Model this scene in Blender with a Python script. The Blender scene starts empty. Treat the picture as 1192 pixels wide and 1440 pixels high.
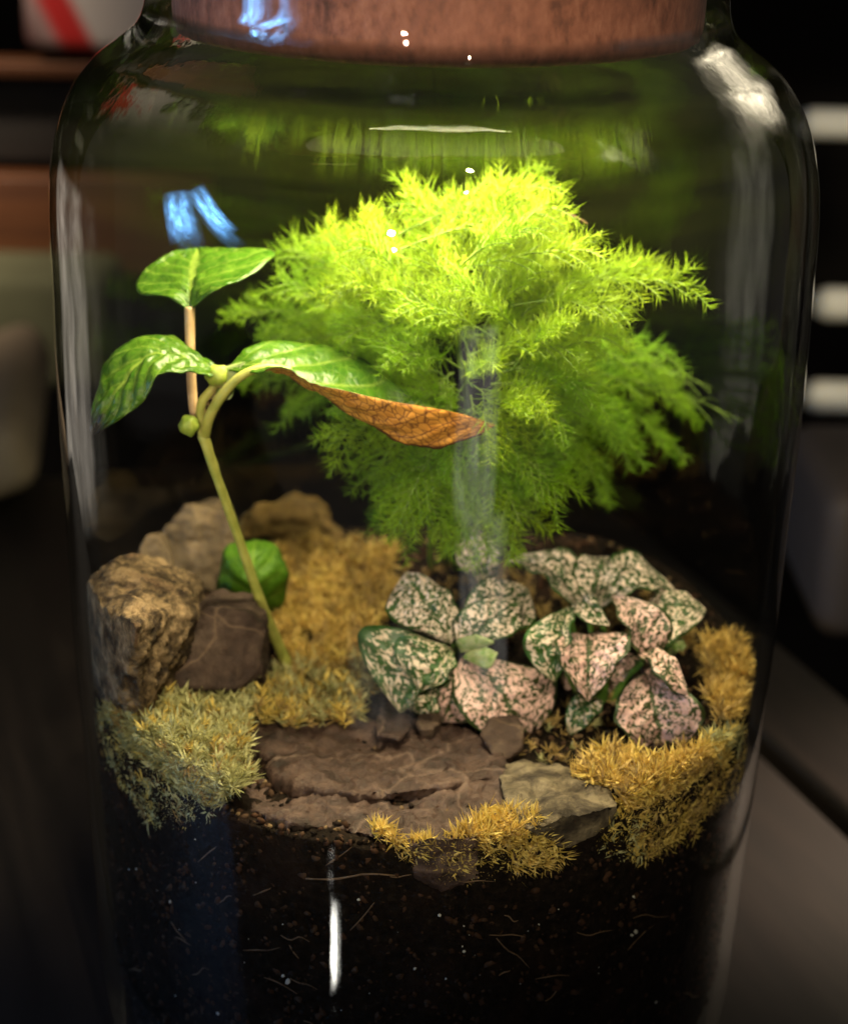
import bpy, bmesh, math, random
import numpy as np
from mathutils import Vector, Matrix, noise
random.seed(7); RNG = np.random.default_rng(7)
SC = bpy.context.scene; COL = SC.collection
R_ = math.radians

# ------------------------------------------------------------------ camera
F = 2800.0                                   # focal length in photograph pixels (1192 x 1440)
pitch, roll = R_(-20.5), R_(1.3)
CAM = np.array([0, -.53, .343])
FW = np.array([0, math.cos(pitch), math.sin(pitch)])
r0 = np.array([1., 0, 0]); u0 = np.cross(r0, FW)
RT = r0*math.cos(roll)+u0*math.sin(roll); UP = np.cross(RT, FW)
cd = bpy.data.cameras.new('camera'); cam = bpy.data.objects.new('camera', cd); COL.objects.link(cam)
m = Matrix.Identity(4)
for i in range(3):
    m[i][0], m[i][1], m[i][2], m[i][3] = RT[i], UP[i], -FW[i], CAM[i]
cam.matrix_world = m
cd.sensor_fit = 'VERTICAL'; cd.sensor_height = 24; cd.sensor_width = 24
cd.lens = 24*F/1440; cd.clip_start = .01; cd.clip_end = 50
cd.shift_x = -4/1440
cd.dof.use_dof = True; cd.dof.focus_distance = .492; cd.dof.aperture_fstop = cd.lens/6.8
SC.camera = cam

# ------------------------------------------------------------------ world, exposure, render
w = bpy.data.worlds.new('World'); SC.world = w; w.use_nodes = True
bg = w.node_tree.nodes['Background']; bg.inputs[0].default_value = (.95, .85, .80, 1); bg.inputs[1].default_value = .05
SC.view_settings.view_transform = 'Standard'; SC.view_settings.look = 'None'
SC.view_settings.exposure = .28; SC.view_settings.gamma = 1
cy = SC.cycles
cy.max_bounces = 16; cy.transmission_bounces = 14; cy.glossy_bounces = 8; cy.diffuse_bounces = 3; cy.transparent_max_bounces = 24
cy.caustics_reflective = False; cy.caustics_refractive = False
cy.sample_clamp_indirect = 2.0; cy.blur_glossy = .5
cy.use_denoising = True

def look(o, d):
    o.rotation_euler = Vector(d).to_track_quat('-Z', 'Y').to_euler()
def area(name, loc, aim, sx, sy, watts, col, shape='RECTANGLE', spread=180, soft=.12):
    l = bpy.data.lights.new(name, 'AREA'); l.shape = shape; l.size = sx; l.size_y = sy
    l.energy = watts; l.color = col; l.spread = R_(spread)
    if soft:                                     # the source fades towards its rim and is a little uneven, like a curtained window
        l.use_nodes = True; t = l.node_tree; em = t.nodes['Emission']; ge = t.nodes.new('ShaderNodeNewGeometry'); sx_ = t.nodes.new('ShaderNodeSeparateXYZ')
        t.links.new(ge.outputs['Parametric'], sx_.inputs[0])
        def mt(op, a, b):
            x = t.nodes.new('ShaderNodeMath'); x.operation = op; x.use_clamp = op == 'MULTIPLY'
            for v, i in ((a, 0), (b, 1)):
                if hasattr(v, 'links'): t.links.new(v, x.inputs[i])
                else: x.inputs[i].default_value = v
            return x.outputs[0]
        def edge(c): return mt('MULTIPLY', mt('SUBTRACT', .5, mt('ABSOLUTE', mt('SUBTRACT', c, .5), 0)), 1/soft)
        nz = t.nodes.new('ShaderNodeTexNoise'); nz.inputs['Scale'].default_value = 4.5; nz.inputs['Detail'].default_value = 3; t.links.new(ge.outputs['Parametric'], nz.inputs['Vector'])
        k = mt('MULTIPLY', edge(sx_.outputs[0]), edge(sx_.outputs[1])); x = mt('POWER', mt('ADD', nz.outputs[0], .32), 3.2)
        f = t.nodes.new('ShaderNodeMath'); f.operation = 'MULTIPLY'; t.links.new(k, f.inputs[0]); t.links.new(x, f.inputs[1])
        g = t.nodes.new('ShaderNodeMath'); g.operation = 'MULTIPLY'; g.inputs[1].default_value = 1.9; t.links.new(f.outputs[0], g.inputs[0]); t.links.new(g.outputs[0], em.inputs['Strength'])
    o = bpy.data.objects.new(name, l); COL.objects.link(o); o.location = loc
    look(o, Vector(aim)-Vector(loc)); return o
def spot(name, loc, aim, watts, col, size, blend=.6, rad=.03):
    l = bpy.data.lights.new(name, 'SPOT'); l.energy = watts; l.color = col; l.spot_size = R_(size); l.spot_blend = blend
    l.shadow_soft_size = rad
    o = bpy.data.objects.new(name, l); COL.objects.link(o); o.location = loc
    look(o, Vector(aim)-Vector(loc)); return o

# spots out of view (the lid's added lamp is in the lid's builder)
front = spot('front_top_spot', (.22, -1.10, 1.12), (.0, -.03, .165), 56, (1, .84, .56), 11, .9, .018)  # unseen spot added to brighten the cork and the planting's front
fill = spot('front_fill', (-.35, -1.75, .50), (.0, -.02, .205), 84, (1, .84, .58), 10.5, .9, .03)  # unseen fill added for the lower fern and leaves in front
blue = spot('blue_table_spot', (-.75, -.55, .60), (-.16, -.03, -.02), 1.4, (.28, .32, 1.0), 30, .9, .05)  # unseen blue light added to tint the left of the table
side = spot('table_spot', (.80, .45, .7), (.165, .125, -.02), 62, (1, .74, .54), 11, 1.0, .04)
back = spot('back_left_spot', (-.9, -.1, 1.5), (-.55, .74, .15), 300, (1, .80, .58), 24, .9, .1)  # unseen spot added to brighten the things at back left
slat_spot = spot('rack_spot', (.95, .05, .5), (.33, .62, .09), 22, (1, .93, .78), 26, .6, .05)  # unseen spot added to brighten the slats
# area lamps out of view, placed so they mirror as patches in the glass
area('streak_lamp', (.212, -.90, -.085), (.0, -.1, .17), .20, .16, .075, (1, .95, .85))  # this and the next two: added for pale streaks mirrored in front
area('streak_lamp', (.262, -.90, -.235), (.0, -.1, .17), .24, .15, .058, (1, .95, .85))
area('streak_lamp', (-.20, -.90, -.30), (.0, -.1, .12), .34, .12, .03, (1, .93, .82))
area('narrow_lamp', (-.462, -.90, -.632), (-.022, -.097, .066), .046, .11, .75, (1, .96, .86), 'RECTANGLE', 180, .45)  # added below table height for the thin glint in the lower glass
for wx, wy, wz, sx, sy, tilt in ((-1.215, -.36, .29, .25, .36, 22), (-1.11, -.57, .36, .16, .46, 48)):
    wl_ = area('dusk_window_lamp', (wx, wy, wz), (-.05, -.08, .25), sx, sy, .60, (.16, .46, 1.0), 'RECTANGLE', 60, .3)
    wl_.rotation_euler.rotate_axis('Z', R_(tilt))
area('left_band_lamp', (-.66, .50, .02), (-.09, 0, .14), .36, .36, .22, (1, .88, .72))  # unseen, added so the left glass edge mirrors a pale band
area('shoulder_glint_lamp', (.76, .80, .74), (.07, -.04, .27), .62, .52, .26, (1, .86, .60), 'RECTANGLE', 50, .3)  # unseen, added for the beige reflection on the right shoulder

# ------------------------------------------------------------------ helpers
def at(px, py, Y):
    d = FW*F+RT*(px-600)-UP*(py-720); return CAM+d*((Y-CAM[1])/d[1])
def link(name, me, parent=None, mats=()):
    o = bpy.data.objects.new(name, me); COL.objects.link(o)
    for mt in mats: me.materials.append(mt)
    if parent: o.parent = parent
    return o
def tag(o, label=None, cat=None, group=None, kind=None):
    for k, v in (('label', label), ('category', cat), ('group', group), ('kind', kind)):
        if v: o[k] = v
    return o
def empty(name, label, cat, group=None):
    o = bpy.data.objects.new(name, None); COL.objects.link(o); o.empty_display_size = .01
    return tag(o, label, cat, group)
def mesh(name, v, f, smooth=True):
    me = bpy.data.meshes.new(name); me.from_pydata([tuple(map(float, p)) for p in v], [], f); me.update()
    if smooth: me.shade_smooth()
    return me
def fast_mesh(name, V, loops, starts, totals, smooth=False):
    me = bpy.data.meshes.new(name)
    me.vertices.add(len(V)); me.vertices.foreach_set('co', np.asarray(V, dtype=np.float32).ravel())
    me.loops.add(len(loops)); me.loops.foreach_set('vertex_index', np.asarray(loops, dtype=np.int32))
    me.polygons.add(len(starts)); me.polygons.foreach_set('loop_start', np.asarray(starts, dtype=np.int32))
    me.update(calc_edges=True); me.validate()
    if smooth: me.shade_smooth()
    return me
def catmull(P, n):
    P = np.asarray(P, float); k = len(P)
    out = []
    for u in np.linspace(0, k-1, n):
        i = min(int(u), k-2); t = u-i
        p0, p1, p2, p3 = P[max(i-1, 0)], P[i], P[i+1], P[min(i+2, k-1)]
        out.append(.5*((2*p1)+(p2-p0)*t+(2*p0-5*p1+4*p2-p3)*t*t+(3*p1-p0-3*p2+p3)*t**3))
    return np.array(out)
def tube(P, radii, n=36, seg=12, ends=True, wob=0):
    Q = catmull(P, n); rr = np.interp(np.linspace(0, 1, n), np.linspace(0, 1, len(radii)), radii)
    V, Fc = [], []; up = np.array([.1, .2, 1.])
    for i in range(n):
        t = Q[min(i+1, n-1)]-Q[max(i-1, 0)]; t /= np.linalg.norm(t)+1e-12
        a = np.cross(t, up); 
        if np.linalg.norm(a) < 1e-3: a = np.cross(t, [1, 0, 0])
        a /= np.linalg.norm(a); b = np.cross(t, a)
        for j in range(seg):
            an = 2*math.pi*j/seg
            r = rr[i]*(1+wob*noise.noise(Vector((i*.35, j*.6, 3))))
            V.append(Q[i]+(a*math.cos(an)+b*math.sin(an))*r)
    for i in range(n-1):
        for j in range(seg):
            Fc.append((i*seg+j, (i+1)*seg+j, (i+1)*seg+(j+1) % seg, i*seg+(j+1) % seg))
    if ends: Fc += [tuple(range(seg)), tuple(reversed(range((n-1)*seg, n*seg)))]
    return V, Fc
def join(parts):
    V, Fc = [], []
    for v, f in parts:
        o = len(V); V += list(v); Fc += [tuple(i+o for i in q) for q in f]
    return V, Fc
def box(c, s, rz=0):
    v = []; cs, sn = math.cos(rz), math.sin(rz)
    for x in (-1, 1):
        for y in (-1, 1):
            for z in (-1, 1):
                X, Y = x*s[0]/2, y*s[1]/2
                v.append((c[0]+X*cs-Y*sn, c[1]+X*sn+Y*cs, c[2]+z*s[2]/2))
    return v, [(0, 1, 3, 2), (4, 6, 7, 5), (0, 4, 5, 1), (2, 3, 7, 6), (0, 2, 6, 4), (1, 5, 7, 3)]
def bevel(me, w, seg=3):
    bm = bmesh.new(); bm.from_mesh(me)
    bmesh.ops.bevel(bm, geom=bm.edges[:], offset=w, segments=seg, affect='EDGES', profile=.5)
    bm.to_mesh(me); bm.free(); me.shade_smooth(); return me

# ------------------------------------------------------------------ materials
class N:
    def __init__(s, name):
        s.m = bpy.data.materials.new(name); s.m.use_nodes = True; s.t = s.m.node_tree; s.b = s.t.nodes['Principled BSDF']
        s.out = s.t.nodes['Material Output']
    def n(s, ty, **k):
        nd = s.t.nodes.new(ty)
        for a, v in k.items():
            if a in nd.inputs: nd.inputs[a].default_value = v
            else: setattr(nd, a, v)
        return nd
    def l(s, a, b): s.t.links.new(a, b)
    def coord(s, uv=None):
        if uv: return s.n('ShaderNodeUVMap', uv_map=uv).outputs[0]
        return s.n('ShaderNodeTexCoord').outputs['Object']
    def noise(s, co, scale, detail=4, rough=.55, dist=0):
        nd = s.n('ShaderNodeTexNoise'); nd.inputs['Scale'].default_value = scale; nd.inputs['Detail'].default_value = detail
        nd.inputs['Roughness'].default_value = rough; nd.inputs['Distortion'].default_value = dist
        s.l(co, nd.inputs['Vector']); return nd.outputs[0]
    def ramp(s, f, stops, interp='LINEAR'):
        r = s.n('ShaderNodeValToRGB'); e = r.color_ramp.elements; r.color_ramp.interpolation = interp
        while len(e) < len(stops): e.new(.5)
        for x, (p, c) in zip(e, stops): x.position = p; x.color = (*c, 1)
        s.l(f, r.inputs[0]); return r.outputs[0]
    def mix(s, f, a, b, mode='MIX'):
        x = s.n('ShaderNodeMix', data_type='RGBA', blend_type=mode)
        for v, i in ((f, 0), (a, 6), (b, 7)):
            if hasattr(v, 'links'): s.l(v, x.inputs[i])
            else: x.inputs[i].default_value = v if i == 0 else (*v, 1)
        return x.outputs[2]
    def math(s, op, a, b=0, clamp=False):
        x = s.n('ShaderNodeMath', operation=op, use_clamp=clamp)
        for v, i in ((a, 0), (b, 1)):
            if hasattr(v, 'links'): s.l(v, x.inputs[i])
            else: x.inputs[i].default_value = v
        return x.outputs[0]
    def bump(s, h, strength=.4, dist=.001):
        b = s.n('ShaderNodeBump'); b.inputs['Strength'].default_value = strength; b.inputs['Distance'].default_value = dist
        s.l(h, b.inputs['Height']); s.l(b.outputs[0], s.b.inputs['Normal']); return b
    def col(s, c):
        if hasattr(c, 'links'): s.l(c, s.b.inputs['Base Color'])
        else: s.b.inputs['Base Color'].default_value = (*c, 1)
    def set(s, **k):
        for a, v in k.items(): s.b.inputs[a.replace('_', ' ')].default_value = v
    def translucent(s, colour, amount):
        tr = s.n('ShaderNodeBsdfTranslucent'); mx = s.n('ShaderNodeMixShader'); mx.inputs[0].default_value = amount
        if hasattr(colour, 'links'): s.l(colour, tr.inputs[0])
        else: tr.inputs[0].default_value = (*colour, 1)
        s.l(s.b.outputs[0], mx.inputs[1]); s.l(tr.outputs[0], mx.inputs[2]); s.l(mx.outputs[0], s.out.inputs[0])

def m_glass(coat=.07):
    """one glass for the whole jar: a thin even wall (clear, with a Fresnel mirror coat) that thickens into solid refracting glass towards the shoulder"""
    a = N('clear_glass' if coat > .05 else 'clear_glass_inner'); a.set(Roughness=0.0, IOR=1.5); a.b.inputs['Transmission Weight'].default_value = 1
    a.col((.985, .99, .98)); co = a.coord()
    h = a.math('ADD', a.noise(co, 24, 2, .4), a.math('MULTIPLY', a.noise(co, 100, 3, .5), .15)); a.bump(h, .16, .004)
    lw = a.n('ShaderNodeLayerWeight'); lw.inputs[0].default_value = .5
    r = a.math('MULTIPLY', a.math('ADD', .07, a.math('MULTIPLY', a.math('POWER', lw.outputs['Facing'], 5), .93)), coat/.07)
    t = a.n('ShaderNodeBsdfTransparent'); t.inputs[0].default_value = (.975, .985, .97, 1)
    g = a.n('ShaderNodeBsdfGlossy'); g.inputs['Roughness'].default_value = 0.0
    b = a.n('ShaderNodeBump'); b.inputs['Strength'].default_value = .11; b.inputs['Distance'].default_value = .004
    a.l(a.noise(co, 26, 2, .4), b.inputs['Height']); a.l(b.outputs[0], g.inputs['Normal'])
    mx = a.n('ShaderNodeMixShader'); a.l(r, mx.inputs[0]); a.l(t.outputs[0], mx.inputs[1]); a.l(g.outputs[0], mx.inputs[2])
    sp = a.n('ShaderNodeSeparateXYZ'); a.l(co, sp.inputs[0])
    k = a.ramp(a.math('MULTIPLY', sp.outputs[2], 3.0), [(.771, (0, 0, 0)), (.807, (1, 1, 1)), (.846, (1, 1, 1)), (.856, (0, 0, 0))], 'EASE')
    m2 = a.n('ShaderNodeMixShader'); a.l(k, m2.inputs[0]); a.l(mx.outputs[0], m2.inputs[1]); a.l(a.b.outputs[0], m2.inputs[2]); 
    # olive glow painted into the upper glass as a faint layer, in horizontal runs
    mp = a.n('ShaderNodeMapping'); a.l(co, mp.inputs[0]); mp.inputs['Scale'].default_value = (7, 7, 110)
    glow_ = a.ramp(a.noise(mp.outputs[0], 1.0, 4, .6, .3), [(.34, (.12, .12, .12)), (.62, (1, 1, 1))])
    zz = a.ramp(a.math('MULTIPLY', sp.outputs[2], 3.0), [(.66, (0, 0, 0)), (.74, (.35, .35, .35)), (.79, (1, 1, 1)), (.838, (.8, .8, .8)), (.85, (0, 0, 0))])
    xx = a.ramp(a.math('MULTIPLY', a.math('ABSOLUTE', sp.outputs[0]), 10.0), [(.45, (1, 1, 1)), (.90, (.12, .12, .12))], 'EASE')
    fk = a.math('MULTIPLY', a.math('MULTIPLY', a.math('MULTIPLY', glow_, zz), xx), .062)
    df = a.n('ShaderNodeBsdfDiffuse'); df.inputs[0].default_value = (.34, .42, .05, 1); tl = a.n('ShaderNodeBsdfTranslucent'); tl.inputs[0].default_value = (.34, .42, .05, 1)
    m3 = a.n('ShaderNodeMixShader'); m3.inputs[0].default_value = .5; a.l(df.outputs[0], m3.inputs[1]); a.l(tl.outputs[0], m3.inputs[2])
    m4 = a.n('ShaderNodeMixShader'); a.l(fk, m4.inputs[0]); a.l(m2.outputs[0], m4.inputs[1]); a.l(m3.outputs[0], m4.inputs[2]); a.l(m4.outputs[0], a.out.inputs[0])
    return a.m
def m_cork():
    a = N('cork'); co = a.coord()
    mp = a.n('ShaderNodeMapping'); a.l(co, mp.inputs[0]); mp.inputs['Scale'].default_value = (1, 1, .55)
    f = a.noise(mp.outputs[0], 260, 5, .65); g = a.noise(co, 55, 3)
    c = a.ramp(f, [(.3, (.05, .014, .008)), (.5, (.20, .066, .040)), (.7, (.32, .13, .085))])
    c = a.mix(a.ramp(g, [(.35, (0, 0, 0)), (.7, (.6, .6, .6))]), c, (.24, .085, .055))
    a.col(c); a.set(Roughness=.75); a.bump(f, .5, .0008); return a.m
def m_soil():
    a = N('dark_soil'); co = a.coord(); f = a.noise(co, 420, 6, .7); g = a.noise(co, 60, 3)
    c = a.ramp(f, [(.35, (.004, .0026, .002)), (.6, (.014, .009, .006)), (.78, (.05, .031, .02))])
    c = a.mix(a.ramp(g, [(.5, (0, 0, 0)), (.75, (.5, .5, .5))]), c, (.035, .017, .012))
    a.col(c); a.set(Roughness=.8); a.b.inputs['Specular IOR Level'].default_value = .06; a.bump(f, .8, .002); return a.m
def m_rock(name, stops, scale=60, vein=None, bump=.6, rough=.75, stain=None):
    a = N(name); co = a.coord(); f = a.noise(co, scale, 8, .68, .4); g = a.noise(co, scale*4.5, 5, .7)
    c = a.ramp(f, stops)
    c = a.mix(.5, c, a.ramp(g, [(.25, (.25, .25, .25)), (.55, (.6, .6, .6)), (.8, (1, 1, 1))]), 'OVERLAY')
    if stain:
        h = a.noise(co, 38, 3); c = a.mix(a.ramp(h, [(.55, (0, 0, 0)), (.7, (.8, .8, .8))]), c, stain)
    if vein:
        v = a.n('ShaderNodeTexVoronoi', feature='DISTANCE_TO_EDGE'); v.inputs['Scale'].default_value = 26
        wv = a.n('ShaderNodeMix', data_type='VECTOR'); nz = a.n('ShaderNodeTexNoise'); nz.inputs['Scale'].default_value = 50
        a.l(co, nz.inputs['Vector']); wv.inputs[0].default_value = .03; a.l(co, wv.inputs[4]); a.l(nz.outputs[1], wv.inputs[5])
        a.l(wv.outputs[1], v.inputs['Vector'])
        c = a.mix(a.ramp(v.outputs['Distance'], [(0, (.55, .55, .55)), (.025, (0, 0, 0))]), c, vein)
    a.col(c); a.set(Roughness=rough); a.b.inputs['Specular IOR Level'].default_value = .25; a.bump(a.math('ADD', f, a.math('MULTIPLY', g, .5)), bump, .002); return a.m
def m_plain(name, c, rough=.6, var=.25, scale=30, metal=0, bump=0):
    a = N(name); co = a.coord(); f = a.noise(co, scale, 4)
    d = tuple(x*(1-var) for x in c); e = tuple(min(1, x*(1+var)) for x in c)
    a.col(a.ramp(f, [(.3, d), (.7, e)])); a.set(Roughness=rough, Metallic=metal)
    if rough > .75: a.b.inputs['Specular IOR Level'].default_value = .08
    if bump: a.bump(f, bump, .001)
    return a.m
def m_foliage(name, c, c2, tr=.35, rough=.45, scale=60):
    a = N(name); co = a.coord(); f = a.noise(co, scale, 3)
    k = a.ramp(f, [(.35, c), (.65, c2)]); a.col(k); a.set(Roughness=rough)
    a.translucent(k, tr); return a.m
def m_leaf(name, base, light, vein, tr=.3, nveins=7, rough=.30, tip=None, net_k=.28):
    a = N(name); uv = a.coord('leaf'); sp = a.n('ShaderNodeSeparateXYZ'); a.l(uv, sp.inputs[0])
    u, v = sp.outputs[0], sp.outputs[1]
    av = a.math('ABSOLUTE', a.math('SUBTRACT', v, .5))
    mid = a.ramp(av, [(0, (1, 1, 1)), (.018, (.8, .8, .8)), (.045, (0, 0, 0))])
    ph = a.math('SUBTRACT', a.math('MULTIPLY', u, nveins), a.math('MULTIPLY', av, nveins*.62))
    fr = a.math('ABSOLUTE', a.math('SUBTRACT', a.math('FRACT', ph), .5))
    lat = a.ramp(fr, [(0, (.7, .7, .7)), (.035, (.35, .35, .35)), (.09, (0, 0, 0))])
    met = a.coord('metric'); f = a.noise(met, 190, 3); g = a.noise(met, 900, 4, .6)
    vo = a.n('ShaderNodeTexVoronoi', feature='DISTANCE_TO_EDGE'); vo.inputs['Scale'].default_value = 520; a.l(met, vo.inputs['Vector'])
    net = a.ramp(vo.outputs['Distance'], [(0, (net_k,)*3), (.10, (0, 0, 0))])
    c = a.ramp(f, [(.35, base), (.65, light)])
    c = a.mix(net, c, vein); c = a.mix(lat, c, vein); c = a.mix(mid, c, vein)
    if tip:
        c = a.mix(a.ramp(a.math('ADD', u, a.math('MULTIPLY', a.math('SUBTRACT', f, .5), .3)), [(.86, (0, 0, 0)), (.93, (1, 1, 1))]), c, tip)
    a.col(c); a.set(Roughness=rough); a.b.inputs['Specular IOR Level'].default_value = .3
    h = a.math('ADD', vo.outputs['Distance'], a.math('MULTIPLY', g, .3)); a.bump(h, .35, .0010)
    a.translucent(c, tr); return a.m
def m_polka(name, pink, green, thr=.47, tr=.18):
    a = N(name); uv = a.coord('leaf'); sp = a.n('ShaderNodeSeparateXYZ'); a.l(uv, sp.inputs[0])
    u, v = sp.outputs[0], sp.outputs[1]
    av = a.math('MULTIPLY', a.math('ABSOLUTE', a.math('SUBTRACT', v, .5)), 2)
    met = a.coord('metric'); f = a.noise(met, 820, 2, .5, 1.0); g = a.noise(met, 150, 3)
    ph = a.math('SUBTRACT', a.math('MULTIPLY', u, 6), a.math('MULTIPLY', av, 2.0))
    fr = a.math('ABSOLUTE', a.math('SUBTRACT', a.math('FRACT', ph), .5))
    lat = a.ramp(fr, [(0, (.06, .06, .06)), (.10, (0, 0, 0))])
    mid = a.ramp(av, [(0, (.16, .16, .16)), (.04, (.09, .09, .09)), (.10, (0, 0, 0))])
    edge = a.ramp(av, [(.91, (0, 0, 0)), (.99, (.4, .4, .4))])
    s = a.math('SUBTRACT', a.math('SUBTRACT', a.math('SUBTRACT', a.math('ADD', f, a.math('MULTIPLY', a.math('SUBTRACT', g, .5), .22)), lat), mid), edge)
    mask = a.ramp(s, [(thr-.015, (0, 0, 0)), (thr+.03, (1, 1, 1))])
    gr = a.ramp(g, [(.35, green), (.7, tuple(x*2.0 for x in green))])
    c = a.mix(mask, gr, pink); a.col(c); a.set(Roughness=.38); a.b.inputs['Specular IOR Level'].default_value = .5
    a.bump(a.math('ADD', f, a.math('MULTIPLY', g, .4)), .45, .0009); a.translucent(c, tr); return a.m

M = dict(
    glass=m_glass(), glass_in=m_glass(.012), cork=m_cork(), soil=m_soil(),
    perlite=m_plain('perlite', (.62, .60, .55), .8, .2, 900),
    root=m_plain('root_fibre', (.16, .10, .06), .8, .4, 300),
    rock_tan=m_rock('tan_rock', [(.38, (.025, .014, .008)), (.48, (.10, .065, .034)), (.62, (.30, .20, .11))], 150, None, 1.0, stain=(.10, .045, .03)),
    rock_brown=m_rock('brown_rock', [(.32, (.022, .012, .010)), (.52, (.055, .033, .025)), (.72, (.11, .074, .055))], 90, (.17, .11, .075), .8),
    rock_rear=m_rock('rear_rock', [(.3, (.05, .034, .02)), (.55, (.13, .09, .055)), (.75, (.24, .17, .10))], 60, None, .8),
    rock_gold=m_rock('mossy_rock', [(.3, (.09, .055, .02)), (.55, (.22, .14, .045)), (.75, (.34, .22, .08))], 90, None, .9),
    slate=m_rock('slate', [(.34, (.018, .0095, .0075)), (.5, (.054, .030, .024)), (.68, (.115, .070, .055))], 110, (.19, .125, .10), .8, .5),
    pale_stone=m_rock('pale_stone', [(.38, (.022, .015, .010)), (.5, (.075, .056, .036)), (.64, (.18, .14, .09))], 120, None, .9),
    stem=m_foliage('seedling_stem', (.30, .32, .06), (.44, .42, .10), .15, .5, 250),
    petiole=m_foliage('pink_petiole', (.42, .27, .13), (.50, .33, .17), .2, .5, 250),
    bud=m_foliage('leaf_bud', (.18, .28, .03), (.30, .36, .05), .2, .5, 300),
    leaf=m_leaf('green_leaf', (.026, .085, .004), (.055, .135, .006), (.18, .26, .04), .3),
    leaf_dead=m_leaf('scorched_leaf', (.026, .080, .004), (.055, .13, .006), (.17, .24, .035), .25, tip=(.012, .009, .006)),
    under=m_leaf('rusty_underside', (.50, .20, .03), (.62, .28, .05), (.07, .016, .008), .35, 9, .5, None, .85),
    round_leaf=m_leaf('round_leaf', (.045, .13, .005), (.085, .20, .008), (.16, .27, .03), .25, 5, .5),
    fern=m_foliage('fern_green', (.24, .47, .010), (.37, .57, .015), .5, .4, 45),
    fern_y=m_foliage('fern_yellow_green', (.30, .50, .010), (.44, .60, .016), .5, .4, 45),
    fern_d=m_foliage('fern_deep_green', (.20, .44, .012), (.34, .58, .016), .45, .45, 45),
    fern_stem=m_foliage('fern_stem', (.10, .18, .02), (.18, .27, .035), .1, .5, 200),
    polka=m_polka('polka_leaf', (.86, .67, .58), (.022, .055, .008), .50),
    polka_p=m_polka('polka_leaf_pink', (.82, .53, .50), (.026, .042, .010), .478),
    polka_g=m_polka('polka_leaf_green', (.74, .58, .46), (.022, .064, .010), .525),
    new_leaf=m_foliage('new_leaf', (.18, .30, .05), (.42, .45, .22), .25, .4, 500),
    polka_stem=m_foliage('polka_stem', (.06, .14, .02), (.12, .22, .035), .15, .5, 200),
    moss_pale=m_foliage('pale_green_moss', (.30, .29, .11), (.62, .58, .30), .25, .6, 420),
    moss_gold=m_foliage('golden_moss', (.50, .33, .07), (.86, .62, .20), .25, .6, 420),
    moss_yellow=m_foliage('yellow_moss', (.55, .38, .07), (.88, .68, .20), .25, .6, 420),
    moss_brown=m_foliage('brown_moss', (.26, .17, .05), (.46, .31, .11), .2, .7, 420),
    moss_base=m_plain('moss_mat', (.05, .035, .012), .9, .4, 200),
)

# ------------------------------------------------------------------ glass jar and lid
OUT = [(0, -.021), (.070, -.021), (.084, -.019), (.0920, -.013), (.0955, .002), (.0972, .040), (.0990, .085), (.1005, .13), (.1017, .18), (.1020, .215),
       (.1018, .236), (.1000, .250), (.0958, .262), (.0895, .2705), (.0828, .2757), (.0780, .2800), (.0757, .2855), (.0752, .293), (.0752, .312), (.0775, .318), (.0785, .323)]
INN = [(.0735, .325), (.0715, .320), (.0712, .300), (.0715, .2855), (.0735, .2785), (.0790, .2722), (.0865, .2648), (.0925, .2565), (.0962, .2465), (.0980, .235),
       (.0983, .215), (.0980, .18), (.0969, .13), (.0955, .085), (.0938, .040), (.0922, .006), (.0870, -.010), (.070, -.014), (0, -.014)]
def lathe(prof, n=160, wob=0):
    P = catmull([(r, 0, z) for r, z in prof], len(prof)*5); P = [(max(0, p[0]), p[2]) for p in P]
    V, Fc = [], []; rings = []
    for r, z in P:
        if r < 1e-5: rings.append([len(V)]); V.append((0, 0, z)); continue
        rings.append(list(range(len(V), len(V)+n)))
        for j in range(n):
            a = 2*math.pi*j/n
            q = r+wob*noise.noise(Vector((math.cos(a)*1.6, math.sin(a)*1.6, z*22)))
            V.append((q*math.cos(a), q*math.sin(a), z))
    for A, B in zip(rings, rings[1:]):
        for j in range(n):
            k = (j+1) % n
            if len(A) == 1: Fc.append((A[0], B[k], B[j]))
            elif len(B) == 1: Fc.append((A[j], A[k], B[0]))
            else: Fc.append((A[j], A[k], B[k], B[j]))
    return V, Fc
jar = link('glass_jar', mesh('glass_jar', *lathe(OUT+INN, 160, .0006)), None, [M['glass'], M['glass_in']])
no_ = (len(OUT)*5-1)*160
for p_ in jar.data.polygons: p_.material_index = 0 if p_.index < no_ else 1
tag(jar, 'large clear glass jar with rounded shoulders holding the whole planted terrarium', 'jar')

lid = empty('jar_lid', 'reddish brown cork lid plugging the neck of the glass jar', 'lid')
lid.location = (0, 0, .277)
CK = [(.0530, .0050), (.0560, .0004), (.0640, .0000), (.0675, .0012), (.0684, .004), (.0690, .020), (.0695, .050), (.0685, .0535), (.060, .055), (0, .055), ]
v, f = lathe([(0, .0245), (.049, .0245), (.0515, .023), (.0520, .010), (.0520, .0012)], 96); link('recess_lining', mesh('recess_lining', v, f), lid, [m_plain('black_lining', (.012, .011, .010), .8, .2, 60)])  # black lining added inside the lid so its lit hollow doesn't mirror
v, f = lathe(CK, 96); cork = link('cork', mesh('cork', v, f), lid, [M['cork']])
lid_fill = bpy.data.lights.new('lid_fill_light', 'AREA'); lid_fill.shape = 'DISK'; lid_fill.size = .088; lid_fill.energy = 1.45; lid_fill.color = (1, .86, .52)  # lamp added under the lid to light the planting from above
lo = bpy.data.objects.new('lid_fill_light', lid_fill); COL.objects.link(lo); lo.parent = lid; lo.location = (.003, -.004, .0232)

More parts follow.
